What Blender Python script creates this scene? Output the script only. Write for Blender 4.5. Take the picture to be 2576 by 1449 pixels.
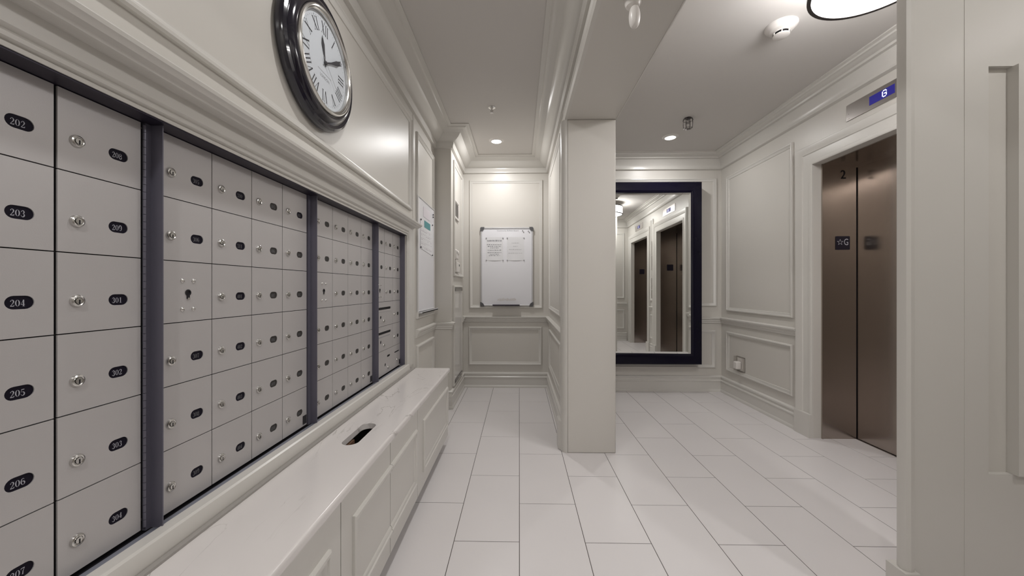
import bpy, bmesh, math, random
from math import pi, sin, cos, radians as R
from mathutils import Vector, Matrix
from mathutils.geometry import tessellate_polygon
random.seed(7)
S = bpy.context.scene
for o in list(bpy.data.objects): bpy.data.objects.remove(o)
C = S.collection

# ------------------------------------------------------------- camera, world, lights, exposure
cam = bpy.data.cameras.new('camera'); camo = bpy.data.objects.new('camera', cam); C.objects.link(camo)
cam.sensor_width = 36; cam.lens = 928 / 2576 * 36; cam.clip_start = 0.02
camo.location = (0, 0, 1.18); camo.rotation_euler = (R(90), 0, R(1.11))
S.camera = camo
w = bpy.data.worlds.new('world'); S.world = w; w.use_nodes = True
w.node_tree.nodes['Background'].inputs[0].default_value = (0.9, 0.89, 0.88, 1)
w.node_tree.nodes['Background'].inputs[1].default_value = 0.3
S.view_settings.view_transform = 'Standard'; S.view_settings.look = 'None'
S.view_settings.gamma = 1; S.view_settings.use_curve_mapping = False
S.view_settings.exposure = 0.02
DOWN_W, LAMP_E = 7.8, 21.0
def area(name, loc, size, power, col=(1, 0.985, 0.97), rot=(0, 0, 0)):
    l = bpy.data.lights.new(name, 'AREA'); l.shape = 'DISK'; l.size = size; l.energy = power; l.color = col
    o = bpy.data.objects.new(name, l); o.location = loc; o.rotation_euler = rot; C.objects.link(o); return o
area('downlight_beam', (-.234, 3.80, 2.688), .09, DOWN_W * 1.35)
area('downlight_beam', (1.52, 3.74, 2.688), .09, DOWN_W * .95)
area('downlight_beam', (-.234, 1.35, 2.688), .09, DOWN_W * .7)
area('downlight_beam', (-.234, -.55, 2.688), .09, DOWN_W * 1.8)
area('downlight_beam', (1.75, .35, 2.688), .09, DOWN_W * 1.2)

# ------------------------------------------------------------- materials
def mat(name, col, rough=.5, metal=0., var=.03, scale=6., bump=0., bscale=60., spec=.5, coat=0., aniso=0.):
    m = bpy.data.materials.new(name); m.use_nodes = True; n = m.node_tree; b = n.nodes['Principled BSDF']
    b.inputs['Roughness'].default_value = rough; b.inputs['Metallic'].default_value = metal
    b.inputs['Specular IOR Level'].default_value = spec; b.inputs['Coat Weight'].default_value = coat
    b.inputs['Anisotropic'].default_value = aniso
    tc = n.nodes.new('ShaderNodeTexCoord'); nz = n.nodes.new('ShaderNodeTexNoise')
    nz.inputs['Scale'].default_value = scale; nz.inputs['Detail'].default_value = 3
    n.links.new(tc.outputs['Object'], nz.inputs['Vector'])
    mr = n.nodes.new('ShaderNodeMapRange'); mr.inputs[3].default_value = 1 - var; mr.inputs[4].default_value = 1 + var
    n.links.new(nz.outputs['Fac'], mr.inputs[0])
    mx = n.nodes.new('ShaderNodeVectorMath'); mx.operation = 'SCALE'; mx.inputs[0].default_value = col[:3]
    n.links.new(mr.outputs[0], mx.inputs['Scale']); n.links.new(mx.outputs[0], b.inputs['Base Color'])
    if bump:
        n2 = n.nodes.new('ShaderNodeTexNoise'); n2.inputs['Scale'].default_value = bscale
        n.links.new(tc.outputs['Object'], n2.inputs['Vector'])
        bp = n.nodes.new('ShaderNodeBump'); bp.inputs['Strength'].default_value = bump; bp.inputs['Distance'].default_value = .002
        n.links.new(n2.outputs['Fac'], bp.inputs['Height']); n.links.new(bp.outputs[0], b.inputs['Normal'])
    return m
def emit(name, col, strength):
    m = bpy.data.materials.new(name); m.use_nodes = True; b = m.node_tree.nodes['Principled BSDF']
    b.inputs['Base Color'].default_value = (*col, 1); b.inputs['Emission Color'].default_value = (*col, 1)
    b.inputs['Emission Strength'].default_value = strength; return m
WALL = mat('wall_paint', (.635, .61, .57), .38, var=.012, scale=2, bump=.05, bscale=140)
TRIM = mat('trim_paint', (.655, .635, .60), .28, var=.01, scale=3)
CEIL = mat('ceiling_paint', (.62, .595, .57), .9, var=.01, scale=2, bump=.05, bscale=200)
TILE = mat('porcelain_tile', (.74, .71, .71), .32, var=.03, scale=2.2, spec=.4)
GROUT = mat('grout', (.12, .105, .10), .9)
ALU = mat('mailbox_door_paint', (.52, .50, .50), .42, metal=.25, var=.03, scale=4, bump=.06, bscale=500)
STEEL = mat('grey_steel', (.15, .145, .185), .38, metal=.4, var=.06, scale=9)
DARKST = mat('dark_steel', (.025, .02, .035), .4, metal=.4)
BLACK = mat('black_recess', (.006, .005, .008), .6)
WINK = mat('number_card', (.008, .006, .014), .6, spec=.15)
WIND = mat('number_card_grey', (.040, .037, .035), .5, spec=.3)
NUM = mat('number_print', (.40, .40, .45), .5)
NUMD = mat('number_print_dim', (.15, .15, .16), .5)
CHROME = mat('chrome', (.66, .65, .63), .22, metal=1., var=.03)
NICKEL = mat('brushed_nickel', (.45, .43, .42), .3, metal=1., var=.03)
INK = mat('ink', (.05, .05, .06), .6)
INKG = mat('grey_ink', (.34, .34, .36), .7)
INKL = mat('pale_ink', (.50, .50, .52), .7)
CLOCKB = mat('black_lacquer', (.006, .005, .014), .12, coat=.6, var=.1)
DIAL = mat('clock_dial', (.72, .76, .81), .5, var=.01)
FRAMEB = mat('mirror_frame_lacquer', (.004, .003, .012), .22, var=.1, spec=.22)
WBOARD = mat('whiteboard_enamel', (.80, .80, .84), .2, var=.01)
PAPER = mat('paper', (.74, .74, .76), .8, var=.01)
PLASTW = mat('white_plastic', (.74, .71, .68), .35, var=.01)
GREYP = mat('grey_plastic', (.10, .10, .105), .45)
TEAL = mat('teal_print', (.10, .30, .32), .7)
PINKP = mat('pink_print', (.70, .66, .70), .8)
WOOD = mat('raw_wood', (.16, .085, .05), .7, var=.2, scale=20)
STONE = None
LAMPG = emit('lamp_glass', (1, .98, .97), LAMP_E)
DISC = emit('downlight_lens', (1, .97, .9), 6)
LED = emit('led_white_blue', (.75, .8, 1), 1.3)
LCD = emit('lcd_blue', (.010, .008, .13), .9)
MIRR = mat('silvered_glass', (.86, .87, .85), .0, metal=1., var=0)
def brushed(name, col, rough):
    m = mat(name, col, rough, metal=1., var=.04, scale=1.5, aniso=.35); n = m.node_tree; b = n.nodes['Principled BSDF']
    tc = n.nodes.new('ShaderNodeTexCoord'); mp = n.nodes.new('ShaderNodeMapping'); mp.inputs['Scale'].default_value = (1.2, 1.2, 900)
    nz = n.nodes.new('ShaderNodeTexNoise'); nz.inputs['Scale'].default_value = 1; nz.inputs['Detail'].default_value = 2
    n.links.new(tc.outputs['Object'], mp.inputs[0]); n.links.new(mp.outputs[0], nz.inputs['Vector'])
    mr = n.nodes.new('ShaderNodeMapRange'); mr.inputs[3].default_value = rough - .02; mr.inputs[4].default_value = rough + .02
    n.links.new(nz.outputs['Fac'], mr.inputs[0]); n.links.new(mr.outputs[0], b.inputs['Roughness'])
    tg = n.nodes.new('ShaderNodeTangent'); tg.direction_type = 'RADIAL'; tg.axis = 'Z'
    n.links.new(tg.outputs[0], b.inputs['Tangent'])
    return m
STAIN = brushed('brushed_stainless', (.43, .38, .345), .21)
STAINL = brushed('brushed_stainless_light', (.50, .47, .45), .3)
def stone():
    m = mat('veined_quartz', (.76, .725, .71), .18, var=.03, scale=3); n = m.node_tree; b = n.nodes['Principled BSDF']
    tc = n.nodes.new('ShaderNodeTexCoord'); mp = n.nodes.new('ShaderNodeMapping')
    mp.inputs['Rotation'].default_value = (0, 0, .6); mp.inputs['Scale'].default_value = (2.6, 1.0, 1)
    nz = n.nodes.new('ShaderNodeTexNoise'); nz.inputs['Scale'].default_value = 2.3; nz.inputs['Detail'].default_value = 7; nz.inputs['Distortion'].default_value = .9
    n.links.new(tc.outputs['Object'], mp.inputs[0]); n.links.new(mp.outputs[0], nz.inputs['Vector'])
    ab = n.nodes.new('ShaderNodeMath'); ab.operation = 'SUBTRACT'; ab.inputs[1].default_value = .5; n.links.new(nz.outputs['Fac'], ab.inputs[0])
    aa = n.nodes.new('ShaderNodeMath'); aa.operation = 'ABSOLUTE'; n.links.new(ab.outputs[0], aa.inputs[0])
    mr = n.nodes.new('ShaderNodeMapRange'); mr.inputs[1].default_value = 0; mr.inputs[2].default_value = .006; mr.inputs[3].default_value = 1; mr.inputs[4].default_value = 0
    n.links.new(aa.outputs[0], mr.inputs[0])
    n3 = n.nodes.new('ShaderNodeTexNoise'); n3.inputs['Scale'].default_value = 3.1; n.links.new(tc.outputs['Object'], n3.inputs['Vector'])
    m3 = n.nodes.new('ShaderNodeMapRange'); m3.inputs[1].default_value = .46; m3.inputs[2].default_value = .58; n.links.new(n3.outputs['Fac'], m3.inputs[0])
    mu = n.nodes.new('ShaderNodeMath'); mu.operation = 'MULTIPLY'; n.links.new(mr.outputs[0], mu.inputs[0]); n.links.new(m3.outputs[0], mu.inputs[1])
    old = b.inputs['Base Color'].links[0].from_socket
    mx = n.nodes.new('ShaderNodeMix'); mx.data_type = 'RGBA'; mx.inputs['B'].default_value = (.48, .45, .43, 1)
    n.links.new(mu.outputs[0], mx.inputs['Factor']); n.links.new(old, mx.inputs['A']); n.links.new(mx.outputs['Result'], b.inputs['Base Color'])
    return m
STONE = stone()
def thin_glass():
    m = bpy.data.materials.new('clock_glass'); m.use_nodes = True; n = m.node_tree; n.nodes.remove(n.nodes['Principled BSDF'])
    o = n.nodes['Material Output']; t = n.nodes.new('ShaderNodeBsdfTransparent'); g = n.nodes.new('ShaderNodeBsdfGlossy'); g.inputs['Roughness'].default_value = .02
    x = n.nodes.new('ShaderNodeMixShader'); x.inputs[0].default_value = .06
    n.links.new(t.outputs[0], x.inputs[1]); n.links.new(g.outputs[0], x.inputs[2]); n.links.new(x.outputs[0], o.inputs[0]); return m
GLASS = thin_glass()
def clear_plastic():
    m = bpy.data.materials.new('clear_plastic'); m.use_nodes = True; n = m.node_tree; n.nodes.remove(n.nodes['Principled BSDF'])
    o = n.nodes['Material Output']; t = n.nodes.new('ShaderNodeBsdfTransparent'); t.inputs[0].default_value = (.93, .92, .91, 1)
    g = n.nodes.new('ShaderNodeBsdfGlossy'); g.inputs['Roughness'].default_value = .1
    x = n.nodes.new('ShaderNodeMixShader'); x.inputs[0].default_value = .12
    n.links.new(t.outputs[0], x.inputs[1]); n.links.new(g.outputs[0], x.inputs[2]); n.links.new(x.outputs[0], o.inputs[0]); return m
CLEAR = clear_plastic()

# ------------------------------------------------------------- mesh helpers
class MB:
    def __init__(s): s.v = []; s.f = []; s.m = []
    def add(s, vs, fs, mi=0):
        k = len(s.v); s.v += [tuple(x) for x in vs]; s.f += [tuple(i + k for i in f) for f in fs]; s.m += [mi] * len(fs); return s
    def box(s, x0, x1, y0, y1, z0, z1, mi=0):
        v = [(x, y, z) for x in (x0, x1) for y in (y0, y1) for z in (z0, z1)]
        return s.add(v, [(0, 1, 3, 2), (4, 6, 7, 5), (0, 4, 5, 1), (2, 3, 7, 6), (0, 2, 6, 4), (1, 5, 7, 3)], mi)
    def sweep(s, path, n, prof, closed=False, mi=0):
        P = [Vector(p) for p in path]; n = Vector(n); N = len(P); k = len(prof); vs = []
        for i, p in enumerate(P):
            ls = []
            if closed or i > 0: ls.append((p - P[i - 1]).normalized().cross(n))
            if closed or i < N - 1: ls.append((P[(i + 1) % N] - p).normalized().cross(n))
            l = ls[0] if len(ls) == 1 else (ls[0] + ls[1]) / (1 + ls[0].dot(ls[1]))
            for a, b in prof: vs.append(p + l * a + n * b)
        fs = []
        for i in range(N if closed else N - 1):
            j = (i + 1) % N
            for q in range(k):
                r = (q + 1) % k; fs.append((i * k + q, i * k + r, j * k + r, j * k + q))
        if not closed: fs += [tuple(range(k)), tuple((N - 1) * k + q for q in range(k))]
        return s.add(vs, fs, mi)
    def lathe(s, prof, M, seg=32, mi=0, cap=False):       # prof (r, h) about local Z, M: 4x4
        vs = []; fs = []; k = len(prof)
        for i in range(seg):
            a = 2 * pi * i / seg
            for r, h in prof: vs.append(M @ Vector((r * cos(a), r * sin(a), h)))
        for i in range(seg):
            j = (i + 1) % seg
            for q in range(k - 1): fs.append((i * k + q, j * k + q, j * k + q + 1, i * k + q + 1))
        if cap and prof[0][0] > 1e-6: fs.append(tuple(i * k for i in range(seg)))
        if cap and prof[-1][0] > 1e-6: fs.append(tuple(i * k + k - 1 for i in range(seg)))
        return s.add(vs, fs, mi)
    def cyl(s, a, b, r, seg=10, mi=0, r2=None):
        a = Vector(a); b = Vector(b); d = b - a; q = Vector((0, 0, 1)).rotation_difference(d).to_matrix().to_4x4()
        return s.lathe([(r, 0), (r if r2 is None else r2, d.length)], Matrix.Translation(a) @ q, seg, mi, True)
    def poly(s, pts, M, t=0, mi=0, holes=()):   # 2D polygon(s) in local XY, optional thickness
        loops = [[Vector((x, y, 0)) for x, y in pts]] + [[Vector((x, y, 0)) for x, y in h] for h in holes]
        flat = [p for l in loops for p in l]; tri = tessellate_polygon(loops)
        s.add([M @ p for p in flat], tri, mi)
        if t:
            s.add([M @ (p - Vector((0, 0, t))) for p in flat], tri, mi)
            for l in loops:
                L = len(l); s.add([M @ p for p in l] + [M @ (p - Vector((0, 0, t))) for p in l], [(i, (i + 1) % L, L + (i + 1) % L, L + i) for i in range(L)], mi)
        return s
    def mesh(s, name, mats):
        me = bpy.data.meshes.new(name); me.from_pydata(s.v, [], s.f); 
        for m in mats: me.materials.append(m)
        me.polygons.foreach_set('material_index', s.m)
        bm = bmesh.new(); bm.from_mesh(me); bmesh.ops.remove_doubles(bm, verts=bm.verts, dist=1e-6); bmesh.ops.recalc_face_normals(bm, faces=bm.faces)
        bm.to_mesh(me); bm.free()
        me.shade_smooth(); me.set_sharp_from_angle(angle=R(32)); return me
    def build(s, name, mats, parent=None, label=None, **kw):
        if not isinstance(mats, (list, tuple)): mats = [mats]
        return link(name, s.mesh(name, mats), parent, label, **kw)
def link(name, data, parent=None, label=None, cat=None, group=None, kind=None, loc=None):
    o = bpy.data.objects.new(name, data); C.objects.link(o)
    if parent is not None: o.parent = parent
    if loc is not None: o.location = loc
    if label: o['label'] = label
    if cat: o['category'] = cat
    if group: o['group'] = group
    if kind: o['kind'] = kind
    return o
def thing(name, label, cat, loc=(0, 0, 0), group=None):
    return link(name, None, None, label, cat, group, loc=loc)
def struct(name, mb, mats): return mb.build(name, mats, kind='structure')
def child(mb, name, mats, parent, label=None, kind=None):
    """geometry given in world coordinates, parented to a thing at parent's location"""
    o = mb.build(name, mats, parent, label, kind=kind)
    wl = Vector((0, 0, 0)); q = parent
    while q is not None: wl += q.location; q = q.parent
    o.data.transform(Matrix.Translation(-wl)); return o
def bevel(o, w=.003, seg=2):
    m = o.modifiers.new('bevel', 'BEVEL'); m.width = w; m.segments = seg; m.limit_method = 'ANGLE'; m.angle_limit = R(40); return o
def axes(U, V, N, O): return Matrix(((U[0], V[0], N[0], O[0]), (U[1], V[1], N[1], O[1]), (U[2], V[2], N[2], O[2]), (0, 0, 0, 1)))
def onL(x, y, z): return axes((0, 1, 0), (0, 0, 1), (1, 0, 0), (x, y, z))     # surface facing +X
def onR(x, y, z): return axes((0, -1, 0), (0, 0, 1), (-1, 0, 0), (x, y, z))   # surface facing -X
def onB(x, y, z): return axes((1, 0, 0), (0, 0, 1), (0, -1, 0), (x, y, z))    # surface facing -Y
def onF(x, y, z): return axes((-1, 0, 0), (0, 0, 1), (0, 1, 0), (x, y, z))    # surface facing +Y
def onD(x, y, z): return axes((1, 0, 0), (0, -1, 0), (0, 0, -1), (x, y, z))   # surface facing down
def rect(M, w, h): return [M @ Vector(p) for p in ((-w / 2, -h / 2, 0), (w / 2, -h / 2, 0), (w / 2, h / 2, 0), (-w / 2, h / 2, 0))]
def nrm(M): return (M.to_3x3() @ Vector((0, 0, 1)))
def frame(mb, M, w, h, prof, mi=0): return mb.sweep(rect(M, w, h), nrm(M), prof, True, mi)
def pbox(mb, M, x0, x1, y0, y1, z0, z1, mi=0):
    v = [M @ Vector((x, y, z)) for x in (x0, x1) for y in (y0, y1) for z in (z0, z1)]
    return mb.add(v, [(0, 1, 3, 2), (4, 6, 7, 5), (0, 4, 5, 1), (2, 3, 7, 6), (0, 2, 6, 4), (1, 5, 7, 3)], mi)
def stadium(w, h, n=10):
    r = h / 2; c = w / 2 - r
    return [(c + r * cos(a), r * sin(a)) for a in [-pi / 2 + pi * i / n for i in range(n + 1)]] + [(-c + r * cos(a), r * sin(a)) for a in [pi / 2 + pi * i / n for i in range(n + 1)]]
def text(mb, s, size, M, mi=0, align='CENTER', bold=0., sx=1.):
    cu = bpy.data.curves.new('t', 'FONT'); cu.body = s; cu.size = size; cu.align_x = align; cu.align_y = 'CENTER'; cu.offset = bold; cu.resolution_u = 3
    o = bpy.data.objects.new('t', cu); C.objects.link(o); me = bpy.data.meshes.new_from_object(o)
    mb.add([M @ Vector((v.co.x * sx, v.co.y, 0)) for v in me.vertices], [tuple(p.vertices) for p in me.polygons], mi)
    bpy.data.objects.remove(o); bpy.data.curves.remove(cu); bpy.data.meshes.remove(me); return mb
# serif digits: strokes of (x, y, halfwidth), unit height 1, advance .62
def arc(cx, cy, rx, ry, a0, a1, w0, w1, n=8, wm=None):
    out = []
    for i in range(n + 1):
        t = i / n; a = R(a0 + (a1 - a0) * t); wd = w0 + (w1 - w0) * t
        if wm is not None: wd = max(wd, wm * sin(pi * t))
        out.append((cx + rx * cos(a), cy + ry * sin(a), wd))
    return out
T, B = .018, .075
DIG = {
 '0': [arc(.25, .5, .2, .47, 90, 270, T, T, 12, B), arc(.25, .5, .2, .47, 270, 450, T, T, 12, B)],
 '1': [[(.27, 0, B), (.27, 1, B)], [(.27, .97, T), (.1, .85, T)], [(.1, .015, T), (.44, .015, T)]],
 '2': [[(.09, .74, .06), (.10, .80, .06)] + arc(.25, .72, .17, .26, 150, 0, T, B, 8) + [(.36, .52, .05), (.18, .25, .03), (.06, .06, .03)], [(.04, .06, .06), (.44, .06, .06)], [(.44, .06, .05), (.47, .26, T)]],
 '3': [[(.08, .76, .055), (.09, .80, .055)] + arc(.24, .75, .15, .23, 150, 0, T, B, 8) + arc(.24, .73, .15, .2, 0, -90, B, T, 5), arc(.22, .28, .2, .26, 90, -150, T, T, 12, B), [(.05, .18, .055), (.06, .22, .055)]],
 '4': [[(.33, 0, B), (.33, 1, B)], [(.31, .98, T), (.03, .27, T)], [(.02, .27, .035), (.48, .27, .035)], [(.2, .015, T), (.46, .015, T)]],
 '5': [[(.1, .93, .06), (.42, .93, .06)], [(.09, .96, T), (.07, .55, T)], arc(.22, .3, .2, .28, 125, -150, T, T, 12, B), [(.05, .17, .055), (.06, .21, .055)]],
 '6': [arc(.27, .5, .21, .47, 60, 200, T, B, 10) + arc(.27, .5, .21, .47, 200, 270, B, T, 5), arc(.26, .29, .19, .27, 150, -90, T, T, 12, B), [(.36, .83, .05), (.37, .87, .05)]],
 '7': [[(.04, .93, .06), (.46, .93, .06)], [(.44, .9, T), (.27, .5, .05), (.22, 0, B)], [(.04, .94, .04), (.03, .74, T)]],
 '8': [arc(.25, .75, .17, .22, 90, 450, T, T, 16, .06), arc(.25, .27, .2, .26, 90, 450, T, T, 16, B)],
 '9': [arc(.23, .5, .21, .47, 240, 380, T, B, 10) + arc(.23, .5, .21, .47, 20, 90, B, T, 5), arc(.24, .71, .19, .27, -30, 270, T, T, 12, B), [(.12, .14, .05), (.13, .18, .05)]],
}
def stroke(mb, pts, M, mi=0):
    vs = []; P = [Vector((p[0], p[1], 0)) for p in pts]
    for i, p in enumerate(P):
        d = (P[min(i + 1, len(P) - 1)] - P[max(i - 1, 0)]); d.normalize(); nn = Vector((-d.y, d.x, 0)) * pts[i][2]
        vs += [M @ (p + nn), M @ (p - nn)]
    return mb.add(vs, [(2 * i, 2 * i + 1, 2 * i + 3, 2 * i + 2) for i in range(len(P) - 1)], mi)
def digits(mb, s, h, M, mi=0):
    adv = .60; off = -(len(s) * adv - .1) / 2
    for i, ch in enumerate(s):
        for k, st in enumerate(DIG[ch]):
            stroke(mb, [((x + off + i * adv) * h, (y - .5) * h, wd * h) for x, y, wd in st], M @ Matrix.Translation((0, 0, k * .00004)), mi)
    return mb

PANEL = [(0, 0), (0, .012), (-.005, .018), (-.013, .019), (-.018, .013), (-.024, .011), (-.030, .006), (-.036, .005), (-.038, 0)]
def panel(parent, M, w, h, name='panel_molding', mats=None):
    mb = MB(); frame(mb, M, w, h, PANEL); return child(mb, name, mats or TRIM, parent)

# ------------------------------------------------------------- room shell
ZC = 2.70; YE = -1.2
XL, XR = -.83, 2.31
wl = MB()
wl.box(-1.02, XL, YE, 3.59, 0, .605); wl.box(-1.02, XL, YE, 3.59, 1.566, ZC)
wl.box(-1.02, XL, 2.682, 3.59, .605, 1.566); wl.box(-1.02, XL, YE, .512, .605, 1.566)
wall_left = struct('wall_left', wl, WALL)
wall_return = struct('wall_return', MB().box(-1.02, -.665, 3.59, 4.50, 0, ZC), WALL)
wall_back_left = struct('wall_back_left', MB().box(-.665, .345, 4.38, 4.50, 0, ZC), WALL)
wall_partition = struct('wall_partition', MB().box(.345, .68, 2.76, 4.50, 0, ZC), WALL)
wall_back_right = struct('wall_back_right', MB().box(.68, 2.75, 4.26, 4.50, 0, ZC), WALL)
EL = [(1.84, 2.94), (.23, 1.33)]       # the two lift openings (y range)
wr = MB()
for a, b, z in ((2.94, 4.26, 0), (1.84, 2.94, 2.15), (1.33, 1.84, 0), (.23, 1.33, 2.15), (-.07, .23, 0)):
    wr.box(XR, 2.75, a, b, z, ZC)
wall_right = struct('wall_right', wr, WALL)
wall_end = struct('wall_front_right', MB().box(1.42, 2.75, -.19, -.07, 0, ZC).box(1.30, 1.42, YE, -.07, 0, ZC), WALL)
wall_front = struct('wall_front', MB().box(-1.02, 1.42, YE - .12, YE, 0, ZC), WALL)
ceiling = struct('ceiling', MB().box(-1.02, 2.75, YE - .12, 4.50, ZC, ZC + .1), CEIL)
# column and beam, left corner trimmed with a rounded casing strip
col = MB().box(.345, .69, 2.645, 2.76, 0, 2.385)
column = bevel(struct('wall_column', col, WALL), .008, 3)
cs = MB().sweep([(.345, 2.70, 0), (.345, 2.70, 2.385)], (0, 1, 0), [(0, -.055), (0, .06), (.035, .06), (.041, .04), (.041, -.02), (.03, -.042), (.012, -.054)])
child(cs, 'corner_casing', TRIM, column)
cb = MB(); cb.poly([(.345, 2.648), (.324, 2.650), (.284, 2.712), (.284, 2.80), (.345, 2.80)], Matrix.Translation((0, 0, .218)), .218)
bevel(child(cb, 'plinth', TRIM, column), .006, 2)
beam = struct('ceiling_beam', MB().box(.345, .69, YE, 2.76, 2.385, ZC), WALL)
child(MB().sweep([(.345, YE, 2.385), (.345, 2.66, 2.385)], (0, 0, 1), [(0, 0), (0, .10), (-.012, .10), (-.018, .085), (-.018, .07), (-.03, .055), (-.03, .012), (-.02, 0)]), 'edge_molding', TRIM, beam)
child(MB().sweep([(.69, YE, 2.385), (.69, 2.645, 2.385)], (0, 0, 1), [(0, -.004), (0, .03), (.008, .028), (.010, .012), (.006, -.004)]), 'edge_molding', TRIM, beam)
# near column at the right edge of the view, with a rounded end casing and a panelled face
nc = MB().box(1.44, 1.73, 1.295, 1.40, 0, ZC); near = struct('wall_near_column', nc, WALL)
e = MB().sweep([(1.31, 1.28, 0), (1.31, 1.28, ZC)], (0, 1, 0), [(0, -.006), (-.012, -.010), (-.028, -.006), (-.032, .0), (-.20, .0), (-.20, .02), (-.10, .026), (0, .026), (.004, .01)])
child(e, 'end_casing', TRIM, near)
child(MB().box(1.508, 1.587, 1.2785, 1.297, 0, ZC), 'face_board', TRIM, near)
child(MB().box(1.587, 1.73, 1.2785, 1.297, 1.930, ZC).box(1.587, 1.73, 1.2785, 1.297, 0, .550).box(1.668, 1.73, 1.264, 1.297, .550, 1.930), 'face_board', TRIM, near)
child(MB().box(1.296, 1.345, 1.262, 1.33, 0, .22), 'plinth', TRIM, near)

# floor: grout bed and staggered tiles
floor = struct('floor', MB().box(-1.02, 2.75, YE - .12, 4.50, -.03, -.0009), GROUT)
TW, TL = .305, .605
def tile_mesh(x0, x1, y0, y1):
    g = .0016; cx, cy = (x0 + x1) / 2, (y0 + y1) / 2; w_, l_ = (x1 - x0) / 2 - g, (y1 - y0) / 2 - g; b = .0006
    mb = MB(); vs = []
    for (ww, ll, z) in ((w_, l_, -.012), (w_, l_, -.0005), (w_ - b, l_ - b, 0)):
        vs += [(-ww, -ll, z), (ww, -ll, z), (ww, ll, z), (-ww, ll, z)]
    mb.add(vs, [(8, 9, 10, 11)] + [(4 * k + i, 4 * k + (i + 1) % 4, 4 * k + 4 + (i + 1) % 4, 4 * k + 4 + i) for k in (0, 1) for i in range(4)])
    return mb
tcache = {}
for c in range(-3, 9):
    off = 2.32 if c % 2 else 2.02
    for k in range(-6, 5):
        y0 = off + k * TL; y1 = y0 + TL; x0 = c * TW + .001; x1 = x0 + TW
        y0c, y1c = max(y0, YE), min(y1, 4.38); x0c, x1c = max(x0, -.83), min(x1, 2.64)
        if y1c - y0c < .03 or x1c - x0c < .03: continue
        if x0c > 1.42 and y1c < -.07: continue
        key = (round(x1c - x0c, 3), round(y1c - y0c, 3))
        if key not in tcache: tcache[key] = tile_mesh(x0c, x1c, y0c, y1c).mesh('tile', [TILE])
        link('tile', tcache[key], floor, loc=((x0c + x1c) / 2, (y0c + y1c) / 2, 0))

# crown, rails and baseboards
CROWN_L = [(0, 0), (.20, 0), (.20, -.008), (.172, -.014), (.165, -.024), (.140, -.026), (.120, -.040), (.108, -.044), (.100, -.055), (.085, -.075), (.060, -.092), (.035, -.103), (.030, -.105), (.030, -.122), (.022, -.140), (.022, -.158), (0, -.162)]
CROWN_R = [(0, 0), (.14, 0), (.14, -.008), (.122, -.014), (.118, -.024), (.100, -.028), (.088, -.038), (.074, -.042), (.070, -.056), (.050, -.060), (.036, -.085), (.022, -.115), (.016, -.135), (.016, -.150), (.022, -.154), (.022, -.165), (.010, -.172), (0, -.176)]
pl = [(XL, YE, ZC), (XL, 3.59, ZC), (-.665, 3.59, ZC), (-.665, 4.38, ZC), (.345, 4.38, ZC), (.345, YE, ZC)]
struct('trim_1', MB().sweep(pl, (0, 0, 1), CROWN_L, True), TRIM)
pr_ = [(.69, YE, ZC), (.69, 2.76, ZC), (.68, 2.761, ZC), (.68, 4.26, ZC), (XR, 4.26, ZC), (XR, -.07, ZC), (1.30, -.07, ZC), (1.30, YE, ZC)]
pr_ = [(.69, YE, ZC), (.69, 4.26, ZC), (XR, 4.26, ZC), (XR, -.07, ZC), (1.30, -.07, ZC), (1.30, YE, ZC)]
struct('trim_2', MB().sweep(pr_, (0, 0, 1), CROWN_R), TRIM)
BASE = [(0, 0), (.024, 0), (.024, .016), (.019, .026), (.015, .030), (.015, .112), (.020, .118), (.020, .128), (.014, .134), (.012, .150), (.018, .158), (.018, .170), (.010, .178), (0, .182)]
struct('baseboard_left', MB().sweep([(XL, 2.84, 0), (XL, 3.59, 0), (-.665, 3.59, 0), (-.665, 4.38, 0), (.345, 4.38, 0), (.345, 2.79, 0)], (0, 0, 1), BASE), TRIM)
struct('baseboard_right', MB().sweep([(.68, 2.78, 0), (.68, 4.26, 0), (XR, 4.26, 0), (XR, 3.10, 0)], (0, 0, 1), BASE), TRIM)
struct('baseboard_front', MB().sweep([(XR, 1.68, 0), (XR, 1.49, 0)], (0, 0, 1), BASE).sweep([(XR - .03, -.07, 0), (1.30, -.07, 0), (1.30, YE, 0)], (0, 0, 1), BASE), TRIM)
RAIL = [(0, 0), (.012, .004), (.014, .020), (.020, .026), (.020, .040), (.030, .048), (.034, .056), (.034, .066), (.012, .072), (0, .074)]
ZR = .775
struct('trim_3', MB().sweep([(XL, 2.93, ZR), (XL, 3.59, ZR), (-.665, 3.59, ZR), (-.665, 3.64, ZR)], (0, 0, 1), RAIL), TRIM)
struct('trim_4', MB().sweep([(-.665, 4.30, ZR), (-.665, 4.38, ZR), (.345, 4.38, ZR), (.345, 2.79, ZR)], (0, 0, 1), RAIL), TRIM)
struct('trim_5', MB().sweep([(.68, 2.78, ZR), (.68, 4.26, ZR), (XR, 4.26, ZR), (XR, 3.10, ZR)], (0, 0, 1), RAIL), TRIM)
struct('trim_6', MB().sweep([(XR, 1.68, ZR), (XR, 1.49, ZR)], (0, 0, 1), RAIL).sweep([(XR - .03, -.07, ZR), (1.30, -.07, ZR)], (0, 0, 1), RAIL), TRIM)
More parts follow.
